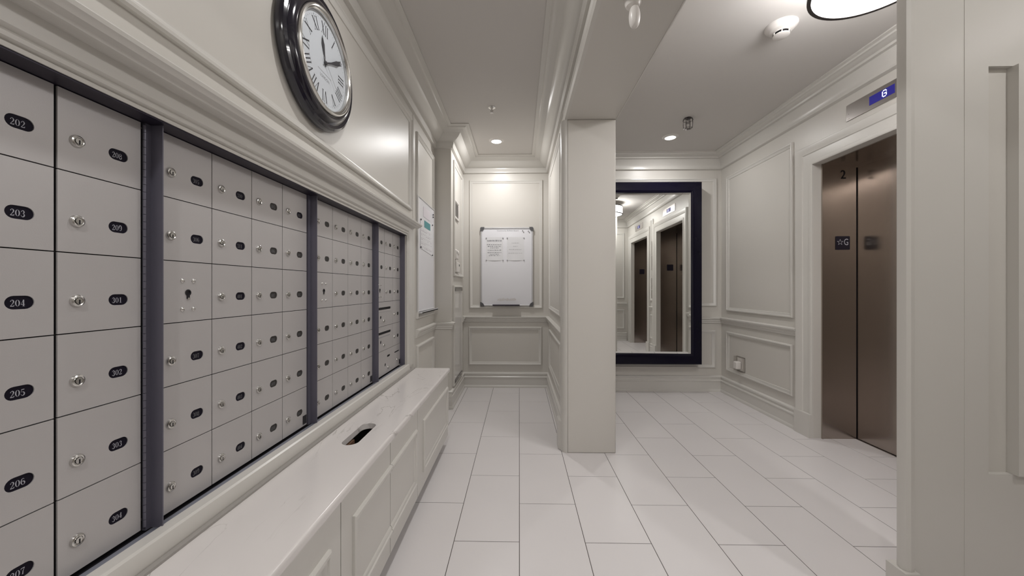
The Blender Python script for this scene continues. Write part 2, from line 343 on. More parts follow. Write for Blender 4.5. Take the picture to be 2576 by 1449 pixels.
# picture frame panels
def pL(par, x, y0, y1, z0, z1): return panel(par, onL(x, (y0 + y1) / 2, (z0 + z1) / 2), y1 - y0, z1 - z0)
def pR(par, x, y0, y1, z0, z1): return panel(par, onR(x, (y0 + y1) / 2, (z0 + z1) / 2), y1 - y0, z1 - z0)
def pB(par, y, x0, x1, z0, z1): return panel(par, onB((x0 + x1) / 2, y, (z0 + z1) / 2), x1 - x0, z1 - z0)
pL(wall_left, XL, -.9, 2.80, 1.768, 2.468); pL(wall_left, XL, 2.95, 3.545, .93, 2.44); pL(wall_left, XL, 2.95, 3.53, .27, .715)
pL(wall_return, -.665, 3.70, 4.29, 1.30, 2.47)
pB(wall_back_left, 4.38, -.590, .277, .940, 2.460); pB(wall_back_left, 4.38, -.598, .268, .268, .720)
pR(wall_partition, .345, 3.00, 4.10, .945, 2.44); pR(wall_partition, .345, 3.00, 4.09, .30, .725)
pB(wall_back_right, 4.26, .80, 2.252, .970, 2.432); pB(wall_back_right, 4.26, .80, 2.238, .268, .696)
pR(wall_right, XR, 3.150, 4.140, .928, 2.408); pR(wall_right, XR, 3.150, 4.140, .266, .700)
pR(wall_right, XR, 1.515, 1.655, .95, 2.41); pR(wall_right, XR, 1.515, 1.655, .27, .70)
panel(wall_end, onF(2.13, -.07, 1.68), .20, 1.46); panel(wall_end, onF(2.13, -.07, .485), .20, .43)
panel(wall_end, onF(1.72, -.07, 1.68), .42, 1.46); panel(wall_end, onF(1.72, -.07, .485), .42, .43)
child(MB().box(-1.02, XL + .004, 2.862, 2.888, .57, 2.54), 'stile_strip', TRIM, wall_left)

# casing round the mailbox bank
cz = MB()
CAS = [(0, .007), (0, .010), (.008, .010), (.012, .004), (.016, .013), (.024, .013), (.030, .007), (.036, .016), (.042, .016), (.075, .016), (.078, .012), (.148, .012), (.148, 0), (.004, 0)]
yA, yB, zA, zB = .30, 2.682, .62, 1.566
cz.sweep([(XL, yB, .595), (XL, yB, zB), (XL, yA, zB)], (1, 0, 0), [(a, b) for a, b in CAS])
casing = struct('trim_7', cz, TRIM)
struct('trim_8', MB().sweep([(XL, yA - 1.2, 1.640), (XL, 2.85, 1.640)], (0, 0, 1), [(0, -.002), (.015, -.002), (.017, .002), (.040, .004), (.042, -.001), (.050, -.001), (.054, .004), (.068, .008), (.072, .014), (.078, .018), (.080, .026), (.076, .030), (0, .032)]), TRIM)
struct('trim_9', MB().sweep([(XL - .012, yA - 1.2, .5766), (XL - .012, 2.70, .5766)], (0, 0, 1), [(0, 0), (.038, 0), (.040, .006), (.034, .040), (.028, .044), (0, .044)]), TRIM)

# ------------------------------------------------------------- elevators
CASE = [(0, 0), (0, .012), (.010, .017), (.026, .017), (.032, .011), (.088, .013), (.094, .019), (.104, .021), (.128, .030), (.148, .032), (.155, .022), (.155, 0)]
def star(r, r2, n=5): return [((r if i % 2 == 0 else r2) * sin(pi * i / n), (r if i % 2 == 0 else r2) * cos(pi * i / n)) for i in range(2 * n)]
def elevator(idx, y0, y1):
    d = link('door_%d' % idx, None, None, kind='structure', loc=(XR, (y0 + y1) / 2, 0))
    ym = (y0 + y1) / 2; xd = 2.64; H = 2.15
    c = MB().sweep([(XR, y0, 0), (XR, y0, H), (XR, y1, H), (XR, y1, 0)], (-1, 0, 0), CASE)
    # orient: outward lateral must point away from the opening
    test = (Vector((0, 0, 1)).cross(Vector((-1, 0, 0))))
    if test.y > 0: c = MB().sweep([(XR, y1, 0), (XR, y1, H), (XR, y0, H), (XR, y0, 0)], (-1, 0, 0), CASE)
    child(c, 'door_casing', TRIM, d)
    for a, b in ((y0 - .158, y0 + .001), (y1 - .001, y1 + .158)):
        child(MB().box(XR - .036, XR - .001, a, b, 0, .185), 'plinth', TRIM, d)
    child(MB().box(2.37, xd - .007, y1 - .006, y1 - .001, 0, H).box(2.368, 2.378, y1 - .012, y1 - .001, 0, H), 'jamb', STAIN, d)
    child(MB().box(2.37, xd - .007, y0 + .001, y0 + .006, 0, H).box(2.368, 2.378, y0 + .001, y0 + .012, 0, H), 'jamb', STAIN, d)
    child(MB().box(2.37, xd + .05, y0 + .006, y1 - .006, H - .006, H - .001).box(xd - .012, xd, y0 + .006, y1 - .006, 2.118, H - .006), 'header', STAIN, d)
    child(MB().box(xd, xd + .03, ym + .0015, y1 - .007, .006, 2.14), 'door_leaf', STAIN, d)
    child(MB().box(xd, xd + .03, y0 + .007, ym - .0015, .006, 2.14), 'door_leaf', STAIN, d)
    child(MB().box(xd - .012, xd + .05, y0 + .006, y1 - .006, -.002, .003), 'sill', NICKEL, d)
    child(MB().box(xd + .04, xd + .06, y0, y1, 0, H).box(xd - .012, xd + .04, y1 - .003, y1, 0, H).box(xd - .012, xd + .04, y0, y0 + .003, 0, H), 'shaft_backing', BLACK, d)
    for M in (onB(2.5275, y1 - .007, 1.5315), onF(2.5275, y0 + .007, 1.5315)):
        pl_ = MB(); pl_.poly([(x, y) for x, y in ((-.049, -.053), (.049, -.053), (.053, -.049), (.053, .049), (.049, .053), (-.049, .053), (-.053, .049), (-.053, -.049))], M @ Matrix.Translation((0, 0, .004)), .004)
        p = child(pl_, 'floor_plate', GREYB, d, 'black plate with a raised star and the letter G')
        if M[1][3] < (y0 + y1) / 2: continue
        t = MB(); Mt = M @ Matrix.Translation((-.022, .006, .0045)); o_ = star(.026, .0105); i_ = star(.020, .008); t.poly(o_, Mt, .0, holes=[i_[::-1]])
        text(t, 'G', .072, M @ Matrix.Translation((.024, .005, .0045)), sx=.72); child(t, 'lettering', NUMW, p)
        if idx == 1 or M[1][3] > 0:
            t = MB(); text(t, str(2 if idx == 1 else 1), .095, M @ Matrix.Translation((.005, .532, .0005)), bold=.001, sx=.95); child(t, 'car_number', BLACK, d)
    return d
GREYB = mat('sign_black', (.008, .006, .018), .35); NUMW = mat('sign_white', (.5, .5, .55), .5)
elevator(1, *EL[0]); elevator(2, *EL[1])
GROWS = ['.###.', '#...#', '#....', '#.###', '#...#', '#...#', '.###.']
for idx, (a, b) in enumerate(EL):
    ym = (a + b) / 2; x = XR
    t = thing('floor_indicator', ['stainless floor indicator over the near elevator door showing a lit G', 'floor indicator over the farther elevator door seen only in the mirror'][idx], 'display', (x, ym, 2.355), 'elevator floor indicators')
    bevel(child(MB().box(x - .006, x - .0005, ym - .255, ym + .255, 2.350, 2.462), 'faceplate', STAINL, t), .001, 1)
    child(MB().box(x - .0075, x - .0055, ym - .082, ym + .082, 2.379, 2.435), 'screen', LCD, t, 'blue backlit screen')
    g = MB(); M = onR(x - .0082, ym - .020, 2.408)
    for r, row in enumerate(GROWS):
        for c, ch in enumerate(row):
            if ch == '#': pbox(g, M, (c - 2.5) * .0062, (c - 1.5) * .0062 - .0004, (3.5 - r) * .0062 - .0058, (3.5 - r) * .0062, 0, .0005)
    child(g, 'digit', LED, t, 'white lit letter G')
    for dy, dz in ((.243, .008), (.232, .012), (.235, .045)):
        child(MB().cyl((x - .008, ym + dy, 2.350 + dz), (x - .005, ym + dy, 2.350 + dz), .0022, 8), 'screw', CHROME, t)
t = thing('call_station', 'stainless call button panel on the narrow pier between the elevators, seen in the mirror', 'button panel', (XR, 1.585, 1.0))
child(MB().box(XR - .006, XR, 1.547, 1.623, 1.00, 1.36), 'faceplate', STAINL, t)
for z in (1.14, 1.22):
    child(MB().cyl((XR - .012, 1.585, z), (XR - .005, 1.585, z), .014, 16), 'button', CHROME, t)
for z0, z1, lb in ((1.50, 1.755, 'lower'), (1.775, 2.02, 'upper')):
    t = thing('wall_sign', '%s grey metal sign plate on the pier between the elevators, seen in the mirror' % lb, 'sign', (XR, 1.585, z0))
    child(MB().box(XR - .005, XR, 1.545, 1.625, z0, z1), 'plate', STAINL, t)

# ------------------------------------------------------------- mailboxes
XM = -.87; RH = .1567; ZT = 1.562; DW = .155
def door_mesh(w_, h_, holes=((.0295, -.0155, .039, .0235),)):
    mb = MB(); M = onL(0, 0, 0); g = .0011
    o_ = [(-w_ / 2 + g, -h_ / 2 + g), (w_ / 2 - g, -h_ / 2 + g), (w_ / 2 - g, h_ / 2 - g), (-w_ / 2 + g, h_ / 2 - g)]
    hs = [[(cx + x, cy + y) for x, y in stadium(a, b)][::-1] for cx, cy, a, b in holes]
    mb.poly(o_, M, .0035, holes=hs); return mb.mesh('door', [ALU])
std = door_mesh(DW, RH); plain = door_mesh(DW, RH, ((.002, -.002, .014, .014),))
def lock_mesh(r=.012):
    mb = MB(); M = onL(0, 0, 0)
    mb.lathe([(r * 1.02, 0), (r * 1.02, .0015), (r * .92, .0045), (r * .74, .0055), (r * .6, .0048), (r * .56, .003), (r * .50, .003), (r * .48, .0058), (0, .006)], M, 24, 0)
    mb.poly([(-.0012, -.006), (.0012, -.006), (.0012, .003), (-.0012, .003)], M @ Matrix.Translation((.0005, -.0008, .0062)), 0, 1)
    return mb.mesh('lock', [CHROME, BLACK])
LOCK = lock_mesh()
wc = MB(); wc.poly(stadium(.044, .028), onL(0, 0, 0), .001); WINM = wc.mesh('number_window', [WINK])
wc = MB(); wc.poly(stadium(.044, .028), onL(0, 0, 0), .001); WINMD = wc.mesh('number_window', [WIND])
rv = MB(); rv.lathe([(.0058, 0), (.0056, .0015), (.004, .0032), (.0018, .004), (0, .0042)], onL(0, 0, 0), 16); RIVET = rv.mesh('rivet', [CHROME])
kh = MB(); kh.lathe([(.0085, 0), (.0085, .001), (.006, .0015), (.005, -.001), (0, -.001)], onL(0, 0, 0), 20, 0); pbox(kh, onL(0, 0, 0), -.004, .004, -.016, -.006, -.001, .0012, 0); pbox(kh, onL(0, 0, 0), -.003, .003, -.018, -.013, .0012, .003, 1)
KEYH = kh.mesh('lock', [BLACK, CHROME])
def bank(label, y0, y1, side_dark=False):
    t = thing('mailbox_bank', label, 'mailboxes', (XM, (y0 + y1) / 2, .62), 'mailbox banks set in the left wall')
    child(MB().box(-1.01, XM - .006, y0, y1, .624, 1.562), 'cabinet', BLACK, t); return t
def add_door(bk, y0, row, num=None, style='std', dim=False):
    z = ZT - (row + .5) * RH; yc = y0 + DW / 2; loc = Vector((XM, yc, z)) - bk.location
    d = link('door', std if style == 'std' else plain, bk, ('grey door numbered %s' % num) if num else ('blank service door with four rivets' if style != 'std' else None), loc=loc)
    if style == 'std':
        link('lock', LOCK, d, loc=(0, -.0465, -.0155))
        link('number_window', WINMD if (dim or num and num >= '405' and num != '411') else WINM, d, loc=(-.0018, .0295, -.0155))
        if num:
            mb = MB(); digits(mb, num, .0115, onL(0, 0, 0), 0); link('number', mb.mesh('number', [NUMD if dim == 2 else (NUM if not num[0] == '4' and row < 9 and bk.get('n', 1) == 1 else NUMD)]), d, loc=(-.0012, .0275, -.0165))
    else:
        for dy in (-.0145, .018):
            for dz in (.0285, -.0455): link('rivet', RIVET, d, loc=(0, dy, dz))
        link('lock', KEYH, d, loc=(.0005, .002, -.0025))
    return d
b1 = bank('leftmost mailbox bank with doors 202 to 304', .519, .834)
for r, n in enumerate(('202', '203', '204', '205', '206', '207')): add_door(b1, .519, r, n)
for r, n in enumerate(('208', '209', '301', '302', '303', '304')): add_door(b1, .6775, r, n)
h = MB()
for i in range(54):
    z = .628 + i * .0172; h.cyl((-.866, .8365, z), (-.866, .8365, z + .0163), .0032, 8)
child(h, 'piano_hinge', STEEL, b1)
b2 = bank('second mailbox bank from the left, doors 305 to 404 and six beyond', .873, 1.496); b2['n'] = 2
C2 = [('305', '306', None, '307', '308', '309'), ('310', '311', '401', '402', '403', '404'), ('405', '406', '407', '408', '409', '410'), ('411', '501', '502', '503', '504', '505')]
for c, colm in enumerate(C2):
    for r, n in enumerate(colm): add_door(b2, .873 + c * .1555, r, n, 'std' if n else 'plain')
b3 = bank('third mailbox bank from the left, grey number windows and one riveted service door', 1.547, 2.170)
for c in range(4):
    for r in range(6): add_door(b3, 1.547 + c * .1555, r, None, 'plain' if (c == 0 and r == 2) else 'std', True)
b4 = bank('rightmost mailbox bank with wide mail slots below', 2.208, 2.678)
for c in range(3):
    for r in range(3): add_door(b4, 2.208 + c * .1565, r, None, 'plain' if (c == 0 and r == 2) else 'std', True)
for r in (3, 4): add_door(b4, 2.208 + 2 * .1565, r, None, 'std', True)
for r in (3, 4, 5):
    wd = .313 if r < 5 else .470; yc = 2.208 + wd / 2; z = ZT - (r + .5) * RH
    slots = ((-.01, .035, .26, .016),) if r < 5 else ((.0, .03, .055, .014), (.165, .03, .10, .009))
    hs = slots + ((-.06, -.02, .022, .022),)
    d = link('door', door_mesh(wd, RH, hs), b4, 'wide door with a mail slot', loc=Vector((XM, yc, z)) - b4.location)
    link('lock', LOCK, d, loc=(0, -.01, -.045))
    if r < 5: child(MB().box(XM + .0002, XM + .0006, yc - .14, yc + .11, z + .012, z + .0135) if r == 3 else MB().box(XM + .0002, XM + .0006, yc - .10, yc + .10, z + .008, z + .014), 'slot_label', INKG, d)
    else: link('lock', LOCK, d, loc=(0, .17, -.03))
# steel frame of the banks
GALV = mat('galvanised_channel', (.27, .285, .34), .4, metal=.4)
for bk, a, b in ((b1, .513, .8535), (b2, .8535, 1.516), (b3, 1.516, 2.186), (b4, 2.186, 2.681)):
    child(MB().box(-.90, -.823, a, b, 1.5625, 1.5658), 'top_channel', DARKST, bk, 'dark steel channel with recess shade in its colour')  # near-black steel colour includes the shade under the casing
    child(MB().box(-.862, -.832, a, b, .612, .6165).box(-.834, -.832, a, b, .612, .620), 'bottom_channel', GALV, bk, 'blue grey steel channel')
    child(MB().box(-.92, -.862, a, b, .606, .6125), 'shadow_gap', BLACK, bk)
for bk, a, b in ((b1, .838, .8535), (b2, 1.4985, 1.516), (b3, 2.172, 2.186)):
    p = MB().box(XM - .004, -.8655, a, b, .618, 1.562).box(XM - .004, -.838, b - .0028, b, .618, 1.562)
    child(p, 'post', STEEL, bk, 'dark grey steel post')
child(MB().box(XM - .005, -.835, 2.6785, 2.6815, .618, 1.562), 'post', STEEL, b4, 'dark grey steel post')
for yy in (1.478, 2.150, 2.664):
    k = {1.478: 'second', 2.150: 'third', 2.664: 'rightmost'}[yy]
    o = MB().box(XM + .0005, XM + .0015, yy - .012, yy + .012, .630, .664).build('sticker', mat('black_sticker', (.02, .018, .022), .5), None, 'small black sticker in the bottom right corner of the %s mailbox bank' % k, cat='sticker', group='black stickers on the mailbox banks')

# ------------------------------------------------------------- bench
bn = thing('bench', 'long low bench with pale veined stone top and panelled cream front below the mailboxes', 'bench', (-.68, 1.1, 0))
def slab():
    y0, y1, xb, xf, zt, zb = -.7, 2.80, -.828, -.527, .570, .546
    slot = [(-.668 + x, 1.535 + y) for y, x in stadium(.232, .066, 12)]
    cy0, cy1 = 1.35, 1.72
    mb = MB(); M = Matrix.Translation((0, 0, zt))
    r = .010; fl = xf - r
    mb.poly([(xb, y0), (fl, y0), (fl, y1), (xb, y1)], M, 0, holes=[slot[::-1]])
    mb.poly([(xb, y0), (xf, y0), (xf, y1), (xb, y1)], Matrix.Translation((0, 0, zb)), 0, holes=[slot[::-1]])
    L = len(slot); mb.add([(x, y, zt) for x, y in slot] + [(x, y, zb) for x, y in slot], [(i, (i + 1) % L, L + (i + 1) % L, L + i) for i in range(L)])
    pr = [(fl + r * sin(a), zt - r + r * cos(a)) for a in [i * pi / 10 for i in range(6)]] + [(xf, zb)]
    n = len(pr); mb.add([(x, y0, z) for x, z in pr] + [(x, y1, z) for x, z in pr], [(i, i + 1, n + i + 1, n + i) for i in range(n - 1)])
    for y in (y0, y1): mb.add([(xb, y, zb), (xb, y, zt)] + [(x, y, z) for x, z in pr], [tuple(range(n + 2))])
    return mb
child(slab(), 'seat_slab', STONE, bn)
XF = -.540
for a, b in ((-.68, 1.1048), (1.1092, 1.5338), (1.5382, 1.9490), (1.9530, 2.785)):
    child(MB().box(XF - .02, XF, a, b, .065, .546), 'front_panel', TRIM, bn)
child(MB().box(-.828, XF - .02, 2.765, 2.785, .065, .546), 'end_panel', TRIM, bn)
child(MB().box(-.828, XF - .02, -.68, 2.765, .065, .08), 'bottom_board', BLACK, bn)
child(MB().box(-.828, -.61, -.68, 2.72, .0, .065), 'toe_kick', WALL, bn)
child(MB().box(-.714, -.697, 1.38, 1.55, .47, .538), 'wood_block', WOOD, bn)
child(MB().box(-.828, -.789, -.7, 2.79, .5702, .5765), 'caulk_line', mat('grey_caulk', (.36, .34, .32), .7), bn)
BM = [(0, 0), (0, .008), (-.005, .012), (-.014, .012), (-.018, .007), (-.028, .006), (-.032, .003), (-.036, 0)]
def bp(y0, y1, z0=.15, z1=.44):
    mb = MB(); frame(mb, onL(XF, (y0 + y1) / 2, (z0 + z1) / 2), y1 - y0, z1 - z0, BM); child(mb, 'panel_molding', TRIM, bn)
bp(.25, 1.035); bp(2.055, 2.752)
mb = MB().sweep([(XF, 1.5345, .44), (XF, 1.185, .44), (XF, 1.185, .15), (XF, 1.5345, .15)], (1, 0, 0), BM); child(mb, 'panel_molding', TRIM, bn)
mb = MB().sweep([(XF, 1.5375, .15), (XF, 1.918, .15), (XF, 1.918, .44), (XF, 1.5375, .44)], (1, 0, 0), BM); child(mb, 'panel_molding', TRIM, bn)

# ------------------------------------------------------------- clock
ck = thing('wall_clock', 'large round black framed wall clock with roman numerals and chrome bezel', 'clock', (XL, 1.483, 2.093))
MC = onL(XL, 1.483, 2.093)
child(MB().lathe([(.240, .0005), (.256, .004), (.263, .014), (.262, .026), (.256, .036), (.246, .041), (.238, .039), (.234, .037), (.228, .043), (.219, .049), (.208, .052), (.200, .050), (.196, .040), (.19, .03)], MC, 96), 'case', CLOCKB, ck)
child(MB().lathe([(.1985, .040), (.1985, .054), (.196, .060), (.191, .062), (.187, .059), (.185, .053), (.182, .055), (.179, .052), (.178, .042)], MC, 96), 'bezel', CHROME, ck)
dial = child(MB().lathe([(.1795, .036), (.1795, .0405), (0, .0405)], MC, 64), 'dial', DIAL, ck)
glass = child(MB().lathe([(.180, .0515), (0, .0515)], MC, 64), 'glass', GLASS, ck)
ROM = ['XII', 'I', 'II', 'III', 'IIII', 'V', 'VI', 'VII', 'VIII', 'IX', 'X', 'XI']
nm = MB()
def roman(mb, s, M, hh):
    wd = {'I': .30, 'V': .62, 'X': .66}; tot = sum(wd[c] for c in s); x = -tot / 2
    for c in s:
        w_ = wd[c]; xc = x + w_ / 2
        def st(pts): stroke(mb, [(px * hh, py * hh, pw * hh) for px, py, pw in pts], M)
        if c == 'I': st([(xc, -.5, .052), (xc, .5, .052)]); ser = ((xc, .5), (xc, -.5))
        elif c == 'V': st([(xc - .2, .5, .065), (xc + .01, -.5, .05)]); st([(xc + .2, .5, .02), (xc + .03, -.5, .02)]); ser = ((xc - .2, .5), (xc + .2, .5))
        else: st([(xc - .2, .5, .065), (xc + .2, -.5, .065)]); st([(xc + .2, .5, .02), (xc - .2, -.5, .02)]); ser = ((xc - .2, .5), (xc + .2, .5), (xc - .2, -.5), (xc + .2, -.5))
        for sx_, sy_ in ser: st([(sx_ - .12, sy_, .014), (sx_ + .12, sy_, .014)])
        x += w_
for i, s_ in enumerate(ROM):
    a = 2 * pi * i / 12; M = MC @ Matrix.Translation((0, 0, .0409)) @ Matrix.Rotation(-a, 4, 'Z') @ Matrix.Translation((0, .134, 0))
    roman(nm, s_, M, .044)
for i in range(60):
    a = 2 * pi * i / 60; M = MC @ Matrix.Translation((0, 0, .0409)) @ Matrix.Rotation(-a, 4, 'Z')
    L_ = .004 if i % 5 else .006; stroke(nm, [(0, .160, .0006 if i % 5 else .0014), (0, .160 + L_, .0006 if i % 5 else .0014)], M)
child(nm, 'numerals', INK, dial)
tx = MB(); text(tx, 'LONDON', .0165, MC @ Matrix.Translation((0, -.062, .0409)))
for i in range(17): stroke(tx, [(-.05 + i * .006, -.043, .0014), (-.0465 + i * .006, -.043, .0014)], MC @ Matrix.Translation((0, 0, .0409)))
child(tx, 'lettering', INKG, dial)
def hand(ang, pts, z, name='hand', m=INK):
    M = MC @ Matrix.Translation((0, 0, z)) @ Matrix.Rotation(-R(ang), 4, 'Z'); mb = MB(); mb.poly(pts, M, .0012); child(mb, name, m, ck)
hand(-14, [(-.003, -.014), (.003, -.014), (.0036, .03), (.009, .068), (0, .100), (-.009, .068), (-.0036, .03)], .0445, 'hour_hand')
hand(60, [(-.003, -.016), (.003, -.016), (.0035, .05), (.0095, .104), (0, .145), (-.0095, .104), (-.0035, .05)], .0470, 'minute_hand')
hand(129, [(-.0006, -.03), (.0006, -.03), (.0004, .10), (-.0004, .10)], .0488, 'second_hand', INKL)
child(MB().lathe([(.007, .041), (.007, .049), (.004, .0505), (0, .0505)], MC, 20), 'hub', INK, ck)

# ------------------------------------------------------------- whiteboards
def magnet(x, y, z, M, lb, grp, r=.0075):
    mb = MB(); mb.lathe([(r, 0), (r, .004), (r * .6, .008), (0, .0085)], M, 14)
    o = mb.build('magnet', mat('magnet_grey', (.12, .12, .13), .4) if 'MG' not in globals() else MG, None, lb, cat='magnet', group=grp)
MG = mat('magnet_grey', (.12, .12, .13), .4); MGL = mat('magnet_pale', (.34, .34, .36), .4)
wb = thing('whiteboard', 'framed portrait whiteboard with grey corner caps on the far corridor wall', 'whiteboard', (-.1465, 4.38, .965))
MBd = onB(-.1465, 4.38, 1.4315); WW, HH = .623, .931
child(MB().box(-.1465 - WW / 2 + .012, -.1465 + WW / 2 - .012, 4.362, 4.372, .978, 1.885), 'panel', WBOARD, wb)
mb = MB(); frame(mb, MBd, WW, HH, [(0, .002), (0, .020), (-.004, .026), (-.013, .026), (-.018, .020), (-.018, .002)]); child(mb, 'frame', mat('anodised_aluminium', (.62, .62, .64), .3, metal=.7), wb)
for sx_, sz_ in ((-1, -1), (-1, 1), (1, -1), (1, 1)):
    pts = [(0, 0), (.0, -.045), (-.012, -.040), (-.034, -.022), (-.042, -.006), (-.044, 0)]
    pts = [(0.003, -.008), (0.003, -.048), (-.010, -.046), (-.030, -.034), (-.044, -.012), (-.046, .003), (-.008, .003)]
    M = MBd @ Matrix.Translation((sx_ * WW / 2, sz_ * HH / 2, .029)) @ Matrix.Diagonal((sx_, sz_, 1, 1))
    mb = MB(); mb.poly(pts, M, .027); child(mb, 'corner_cap', GREYP, wb)
tr = child(MB().box(-.312, .006, 4.315, 4.378, .972, .978).box(-.312, .006, 4.312, 4.317, .972, .986), 'pen_tray', DARKST, wb)
tt = MB(); text(tt, 'Community Bulletin Board', .0235, onB(-.135, 4.3612, 1.858)); 
child(tt, 'heading', INKG, wb)
tt = MB()
for i in range(26): pbox(tt, onB(-.145, 4.3615, 1.045), -.11 + i * .0085, -.11 + i * .0085 + .006, -.02 + random.random() * .01, .005 + random.random() * .014, 0, .0004)
child(tt, 'faint_lettering', mat('erased_marker', (.66, .63, .62), .7), wb)
def words(mb, M, width, cy, hgt, rnd):
    x = -width / 2
    while x < width / 2 - .004:
        L_ = rnd.uniform(.006, .022); L_ = min(L_, width / 2 - x); n = max(1, int(L_ / .0032))
        for k in range(n):
            hh = hgt * rnd.uniform(.6, 1.15); pbox(mb, M, x + k * .0032, x + k * .0032 + .0020, cy - hgt / 2, cy - hgt / 2 + hh, 0, .0002)
        x += L_ + .0045
def notice(xc, zc, w_, h_, label, lines, ink, head=None):
    t = thing('notice_sheet', label, 'paper', (xc, 4.3605, zc - h_ / 2), 'paper notices on the far whiteboard'); mb = MB(); N = 8
    vs = []; fs = []
    for i in range(N + 1):
        z = -h_ / 2 + h_ * i / N
        for j in range(N + 1):
            x = -w_ / 2 + w_ * j / N; bow = (.005 * (1 - i / 2) * sin(pi * j / N)) if i < 2 else 0
            vs.append((xc + x, 4.3618 - bow, zc + z))
    for i in range(N):
        for j in range(N): a = i * (N + 1) + j; fs.append((a, a + 1, a + N + 2, a + N + 1))
    mb.add(vs, fs); sh = child(mb, 'sheet', PAPER, t)
    rnd = random.Random(3); m2 = MB()
    for cz_, ww, hg in lines: words(m2, onB(xc, 4.3609, zc), ww, cz_, hg, rnd)
    child(m2, 'writing', ink, t)
notice(-.291, 1.643, .203, .277, 'left paper notice with dark heading pinned to the far whiteboard', [(.097, .175, .017), (.050, .18, .009), (.030, .16, .009), (.012, .10, .009), (-.015, .16, .009), (-.043, .165, .009), (-.062, .11, .009), (-.080, .13, .009), (-.108, .05, .009)], mat('notice_ink', (.12, .12, .14), .7))
notice(-.043, 1.643, .203, .277, 'right paper notice with pale grey lines pinned to the far whiteboard', [(.070, .09, .008), (.030, .055, .007), (-.008, .155, .009), (-.050, .165, .007)], INKL)
for nx, nm_ in ((-.291, 'left'), (-.043, 'right')):
    for dx, a_ in ((-.098, 'left'), (.1, 'right')):
        for dz, b_ in ((.128, 'top'), (-.134, 'bottom')):
            mb = MB(); mb.lathe([(.0062, 0), (.0062, .004), (.004, .007), (0, .0075)], onB(nx + dx, 4.3590, 1.643 + dz), 12)
            mb.build('magnet', MGL, None, 'tiny grey magnet at the %s %s corner of the %s notice' % (b_, a_, 'dark-headed left' if nm_ == 'left' else 'pale right'), cat='magnet', group='magnets on the far whiteboard')
for i, (dx, dz) in enumerate(((.040, 1.858), (.052, 1.842), (.108, 1.852), (.120, 1.838))):
    mb = MB(); mb.lathe([(.0062, 0), (.0062, .004), (.004, .007), (0, .0075)], onB(dx, 4.3612, dz), 12)
    mb.build('magnet', MGL, None, '%s of the four spare magnets at the far whiteboard top right' % ('leftmost', 'second from left', 'third from left', 'rightmost')[i], cat='magnet', group='magnets on the far whiteboard')
# left wall whiteboard
lw = thing('whiteboard', 'plain white notice board hung on the left wall beside the mailboxes', 'whiteboard', (XL, 3.25, .985))
child(MB().box(XL + .001, XL + .013, 2.955, 3.545, .99, 1.925), 'panel', WBOARD, lw)
mb = MB(); frame(mb, onL(XL, 3.25, 1.458), .60, .945, [(0, .001), (0, .015), (-.003, .018), (-.008, .018), (-.010, .014), (-.010, .001)]); child(mb, 'frame', mat('pale_frame', (.66, .66, .66), .4), lw)
child(MB().box(XL, XL + .05, 2.97, 3.53, .975, .982).box(XL + .047, XL + .05, 2.97, 3.53, .975, .990), 'ledge', mat('pale_ledge', (.62, .62, .64), .4), lw)
XN = XL + .0135
cl = thing('calendar', 'paper wall calendar with a teal header pinned to the left notice board', 'calendar', (XN, 3.25, 1.5))
mb = MB(); mb.poly([(3.032, 1.510), (3.445, 1.482), (3.450, 1.778), (3.035, 1.752)], onL(XN + .0020, 0, 0), .0012); child(mb, 'sheet', PAPER, cl)
child(MB().box(XN + .0024, XN + .0028, 3.150, 3.365, 1.702, 1.762), 'header', TEAL, cl, 'teal printed header')
g = MB(); rnd = random.Random(5)
for r in range(5):
    for c in range(7):
        y = 3.055 + c * .054; z = 1.675 - r * .036
        pbox(g, onL(XN + .0024, 0, 0), y, y + rnd.uniform(.008, .03), z - .004, z, 0, .0003)
        if rnd.random() > .4: pbox(g, onL(XN + .0024, 0, 0), y, y + rnd.uniform(.02, .04), z - .016, z - .011, 0, .0003)
child(g, 'day_print', mat('calendar_print', (.52, .47, .52), .8), cl)
nt = MB().box(XN + .0005, XN + .0012, 3.13, 3.35, 1.79, 1.875).build('note', PINKP, None, 'small pale pink note above the calendar on the left notice board', cat='paper')
for lb, y, z in (('top left', 3.04, 1.748), ('top right', 3.44, 1.768), ('bottom left', 3.035, 1.518), ('bottom right', 3.44, 1.487)):
    mb = MB(); mb.lathe([(.0075, 0), (.0075, .004), (.005, .008), (0, .0085)], onL(XN + .002, y, z), 12)
    mb.build('magnet', MG, None, 'small dark magnet at the %s corner of the calendar' % lb, cat='magnet', group='magnets on the left notice board')
for lb, z in (('upper', 1.872), ('lower', 1.850)):
    mb = MB(); mb.lathe([(.0075, 0), (.0075, .004), (.005, .008), (0, .0085)], onL(XN + .001, 3.475, z), 12)
    mb.build('magnet', MG, None, '%s of the two spare dark magnets at the top right of the left notice board' % lb, cat='magnet', group='magnets on the left notice board')

